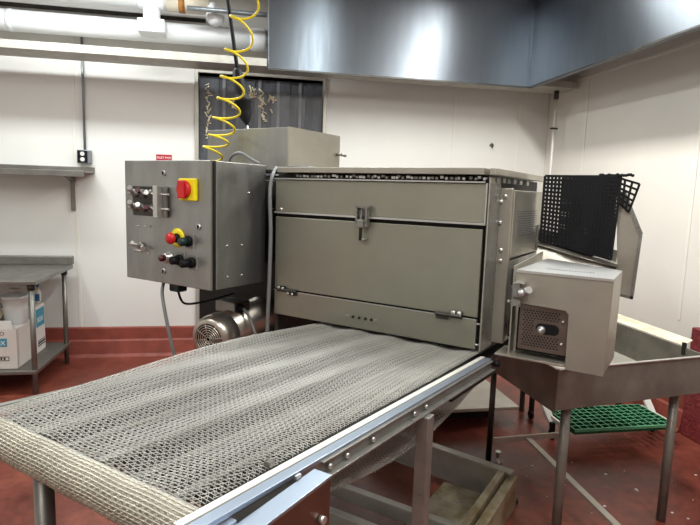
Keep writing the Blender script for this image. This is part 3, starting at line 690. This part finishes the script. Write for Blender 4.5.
# ------------------------------------------------------------------ drain trough table
tt = thing('drain_trough', 'stained stainless steel drain trough on round legs at right', 'trough', (1.8, 2.7, 0), 'R')
ZT, ZB = .90, .715
c0 = (1.345, 2.12); c1 = (2.245, 2.255); c2 = (2.245, 3.24); c3 = (1.30, 3.24)
def wallp(p, q, z0, z1, nrm): # sheet between two plan points
    return MB().prism([(p[0],p[1],z0),(q[0],q[1],z0),(q[0],q[1],z1),(p[0],p[1],z1)], (nrm[0]*.008, nrm[1]*.008, 0))
wallp(c0, c1, .712, ZT, (.0,1)).build('front_side', TROUGH, tt, bev=.0015)
wallp(c3, c0, .70, ZT, (1,0)).build('left_side', TROUGH, tt, bev=.0015)
wallp(c1, c2, .70, ZT, (-1,0)).build('right_side', TROUGH, tt, bev=.0015)
wallp(c2, c3, .70, ZT, (0,-1)).build('far_side', TROUGH, tt, bev=.0015)
MB().prism([(1.353,2.13,ZB),(2.237,2.264,ZB),(2.237,3.23,ZB),(1.308,3.23,ZB)], (0,0,.006)).build('bottom', BOARD, tt)
# rolled bright rims
MB().beam((c0[0],c0[1],ZT+.003), (c1[0],c1[1],ZT+.003), .016, .006).build('rim', STEELB, tt, bev=.001)
MB().beam((c0[0],c0[1],ZT+.003), (c3[0],c3[1],ZT+.003), .016, .006).build('rim', STEELB, tt, bev=.001)
MB().prism([(2.246,2.42,ZT+.001),(2.39,2.52,ZT+.001),(2.41,3.24,ZT+.001),(2.246,3.24,ZT+.001)], (0,0,.006)).build('wide_flange', FLANGE, tt, bev=.002, label='worn white flange')
B(2.232, 2.244, 2.40, 2.42, .86, .925).build('hook', GAP, tt)
for a, b in ((1.445, 2.19), (2.13, 2.32), (1.50, 3.05), (2.0, 3.02)):
    MB().cyl((a, b, 0), (a, b, .7115 if b < 2.5 else .6995), .0225 if b < 2.5 else .018, seg=20).build('leg', TROUGH if b < 2.5 else STEELD, tt)
MB().beam((1.50, 3.0, .15), (2.02, 3.03, .15), .012, .035).build('stretcher', BOARD, tt)
MB().beam((1.735, 3.0, .15), (1.69, 2.0, .15), .035, .012).build('stretcher', BOARD, tt)
MB().ball((2.05, 2.66, .729), .012).build('drain_screw', STEELB, tt)

# ------------------------------------------------------------------ green grated step
sp = thing('step_stool', 'low white framed step with green plastic grating behind the trough legs', 'step', (2.48, 3.25, 0), 'R')
gm = MB(); gt = MB()
ga0, ga1, gb0, gb1 = 2.115, 2.86, 3.09, 3.44
for i in range(15):
    a = ga0+(ga1-ga0)*i/14; gm.box(a-.003, a+.003, gb0, gb1, .115, .150); gt.box(a-.0028, a+.0028, gb0, gb1, .1502, .152)
for i in range(8):
    b = gb0+(gb1-gb0)*i/7; gm.box(ga0, ga1, b-.003, b+.003, .115, .150); gt.box(ga0, ga1, b-.0028, b+.0028, .1502, .152)
gg = gm.build('grating', GREEN, sp); gt.build('grit_surface', GREENE, gg)
B(ga0-.005, ga1+.005, gb0-.012, gb0-.005, .136, .154).build('front_edge', GREENE, sp)
MB().beam((2.09, 3.12, .13), (2.09, 3.44, .13), .014, .03).build('side_rail', WHITEP, sp)
MB().beam((2.885, 3.12, .13), (2.885, 3.44, .13), .014, .03).build('side_rail', WHITEP, sp)
MB().beam((2.08, 3.30, .10), (2.045, 3.62, .42), .05, .02).build('stringer', WHITEP, sp)
MB().beam((2.885, 3.32, .12), (2.94, 3.68, .42), .05, .02).build('stringer', WHITEP, sp)
for a, b in ((2.07, 3.28), (2.88, 3.31), (2.10, 3.62), (2.88, 3.68)):
    MB().cyl((a-.011, b, .03), (a+.011, b, .03), .03, seg=16).build('caster', BLACK, sp)
    B(a-.016, a+.016, b-.012, b+.012, .05, .118 if b < 3.5 else .3).build('caster_fork', GAP, sp)

# ------------------------------------------------------------------ outfeed chute with black mesh mat
YM = 2.70
ch = thing('outfeed_chute', 'stainless chute guard frame standing beyond the side box', 'chute', (-.38, 2.8, 1.2))
MB().beam((-.600, YM, 1.440), (-.245, YM, 1.360), .03, .016).build('lower_bar', STEELR, ch, bev=.002)
MB().prism([(-.60, YM+.02, 1.50), (-.255, YM+.02, 1.425), (-.255, YM+.02, 1.372), (-.60, YM+.02, 1.448)], (0,.006,0)).build('back_strip', SIDE, ch)
pr = []
for i in range(9):
    u = i/8; pr.append((YM+.015-.06*u, 1.425-.13*u**1.6))
m = MB()
vs = [(x, y, z-(x+.6)*.21) for x in (-.60, -.25) for y, z in pr]
m.add(vs+[(v[0], v[1]+.006, v[2]) for v in vs], [(i, i+1, i+10, i+9) for i in range(8)]+[(i+18, i+27, i+28, i+19) for i in range(8)]+[(0,18,19,1)], True)
m.build('curved_sheet', SIDE, ch)
MB().prism([(-.277, YM, 1.69), (-.247, YM, 1.69), (-.162, YM, 1.503), (-.173, YM, 1.217), (-.240, YM, 1.230), (-.250, YM, 1.37)], (0,.008,0)).build('end_plate', SIDE, ch, bev=.001)
MB().beam((-.249, YM-.008, 1.69), (-.164, YM-.008, 1.505), .014, .012, (0,1,0)).beam((-.167, YM-.008, 1.503), (-.178, YM-.008, 1.219), .014, .012, (0,1,0)).beam((-.173, YM-.008, 1.223), (-.238, YM-.008, 1.234), .014, .012, (0,1,0)).build('plate_flange', STEELR, ch)
B(-.607, -.598, YM-.01, YM+.09, 1.40, 1.52).build('mounting_plate', STEELR, ch)
# mat: two hanging layers of perforated rubber
mm = thing('rubber_mesh_mat', 'black perforated rubber mat draped over the chute guard', 'mat', (-.40, 2.69, 1.40))
def lattice(poly, px_, pz_, w, y, yf):
    """bars of a hanging perforated sheet within four corners (top left, top right, bottom right, bottom left)"""
    a, b, c_, d = [Vector((p[0], y, p[1])) for p in poly]
    m = MB(); nu = int(((b-a).length+(c_-d).length)/2/px_); nv = int((a-d).length/pz_)
    P = lambda u, v: (a.lerp(b, u)).lerp(d.lerp(c_, u), v)+Vector((0, yf(u, v), 0))
    for i in range(nu+1):
        u = i/nu
        for j in range(nv*1):
            m.beam(P(u, j/nv), P(u, (j+1)/nv), w, .005, (0,1,0))
    for j in range(nv+1):
        v = j/nv
        for i in range(nu):
            m.beam(P(i/nu, v), P((i+1)/nu, v), w, .005, (0,1,0))
    return m
lattice([(-.584,1.752),(-.35,1.752),(-.35,1.395),(-.584,1.445)], .0155, .0175, .0108, 2.675, lambda u, v: .012*math.sin(u*5)).build('back_layer', RUBBER, mm)
lattice([(-.500,1.750),(-.262,1.752),(-.272,1.388),(-.500,1.440)], .0135, .0135, .0105, 2.655, lambda u, v: .01*math.sin(u*7+v*2)).build('front_layer', RUBBER, mm)
lattice([(-.275,1.748),(-.190,1.722),(-.222,1.60),(-.262,1.64)], .0185, .02, .0095, 2.668, lambda u, v: .02*u).build('folded_corner', RUBBER, mm)
m = MB()
for i in range(16):
    x = -.345+i*.0085; m.ball((x, 2.66, 1.755+.006*random.random()), .007, 6)
m.build('frayed_top_edge', RUBBER, mm)
lattice([(-.50,1.747),(-.275,1.745),(-.28,1.40),(-.50,1.43)], .0125, .0145, .0085, 2.668, lambda u, v: 0).build('inner_layer', RUBBER, mm)

# ------------------------------------------------------------------ hanging hose and cable
pts = []
ZL = [2.745, 2.575, 2.405, 2.265, 2.15, 2.045, 1.95, 1.885, 1.80]      # heights of the turns, closer together downwards
CL = [-2.11, -2.15, -2.187, -2.222, -2.245, -2.278, -2.32, -2.362, -2.413]      # and how far left each one hangs

N = 42
for k in range(len(ZL)-1):
    for i in range(N):
        t = i/N
        if k == 0 and i < N//2: continue
        z = ZL[k]+(ZL[k+1]-ZL[k])*t; c_ = CL[k]+(CL[k+1]-CL[k])*t
        r = .068 if k < 6 else .062
        ph = PI+2*PI*t
        pts.append((c_+r*math.cos(ph), 2.33+r*math.sin(ph), z-.14*(ZL[k]-ZL[k+1])*math.sin(ph)))
lead = [(-2.06,2.30,ZC-.002),(-2.06,2.30,3.1),(-2.075,2.32,2.82),(-2.10,2.33,2.72)]
hs = thing('spiral_hose', 'yellow coiled air hose hanging behind the control cabinet', 'hose', (-2.5, 2.36, 1.8))
MB().tube(lead+pts, .0062, 8).build('coil', YEL, hs)
MB().tube([(-2.06,2.30,3.0),(-2.07,2.315,2.86),(-2.095,2.328,2.735)], .0095, 8).build('strain_spring', GREYC, hs)
pc = thing('power_cord', 'black hanging power cord ending in a black plug connector', 'cord', (-2.33, 2.56, 1.9955))
MB().tube([(-2.66,2.6,ZC-.002),(-2.55,2.6,2.9),(-2.527,2.6,2.79),(-2.46,2.6,2.44),(-2.425,2.6,2.27)], .012, 8).build('cord', BLACK, pc)
MB().lathe((-2.428,2.6,2.285), (.26,0,-1), [(-.10,.014),(-.08,.030),(0,.036),(.06,.040),(.09,.042),(.10,.054),(.118,.054),(.122,.044),(.19,.042),(.225,.028),(.25,.010),(.255,.007)], 20).build('connector', BLACK, pc)
MB().cyl((-2.364,2.6,2.037), (-2.355,2.6,1.9958), .006, seg=8).build('stub', STEELB, pc)

# floor crumbs
m = MB()
for i in range(26):
    a = random.uniform(1.6, 2.7); b = random.uniform(1.9, 3.0); r = random.uniform(.004, .012); an = random.random()*3
    m.prism([(a+r*math.cos(an+q), b+r*.7*math.sin(an+q), .0002) for q in (0, 1.6, 3.1, 4.6)], (0,0,.003))
o = tag(m.build('food_crumbs', WHITEP, fr='R'), 'scattered pale crumbs on the red floor under the trough', 'crumbs'); o['kind'] = 'stuff'

# ------------------------------------------------------------------ world, camera, view
w = bpy.data.worlds.new('World'); SC.world = w; w.use_nodes = True
w.node_tree.nodes['Background'].inputs[0].default_value = (.8,.85,.9,1); w.node_tree.nodes['Background'].inputs[1].default_value = .3
cam = bpy.data.cameras.new('camera'); co = bpy.data.objects.new('camera', cam); COL.objects.link(co)
yaw, pit, rol = -0.548763862, -0.128469701, 0.0315585511
f = Vector((math.sin(yaw)*math.cos(pit), math.cos(yaw)*math.cos(pit), math.sin(pit)))
r = f.cross(Vector((0,0,1))).normalized(); u = r.cross(f)
cx_ = r*math.cos(rol)+u*math.sin(rol); cy_ = -r*math.sin(rol)+u*math.cos(rol)
Mx = Matrix((cx_, cy_, -f)).transposed().to_4x4(); Mx.translation = (0, 0, 1.65)
co.matrix_world = Mx
cam.sensor_width = 36; cam.lens = 36*547.036/700; cam.clip_start = .02
SC.camera = co
vs_ = SC.view_settings; vs_.view_transform = 'Standard'; vs_.look = 'None'; vs_.gamma = 1; vs_.exposure = -.04; vs_.use_curve_mapping = False
SC.cycles.use_denoising = True
SC.cycles.max_bounces = 8
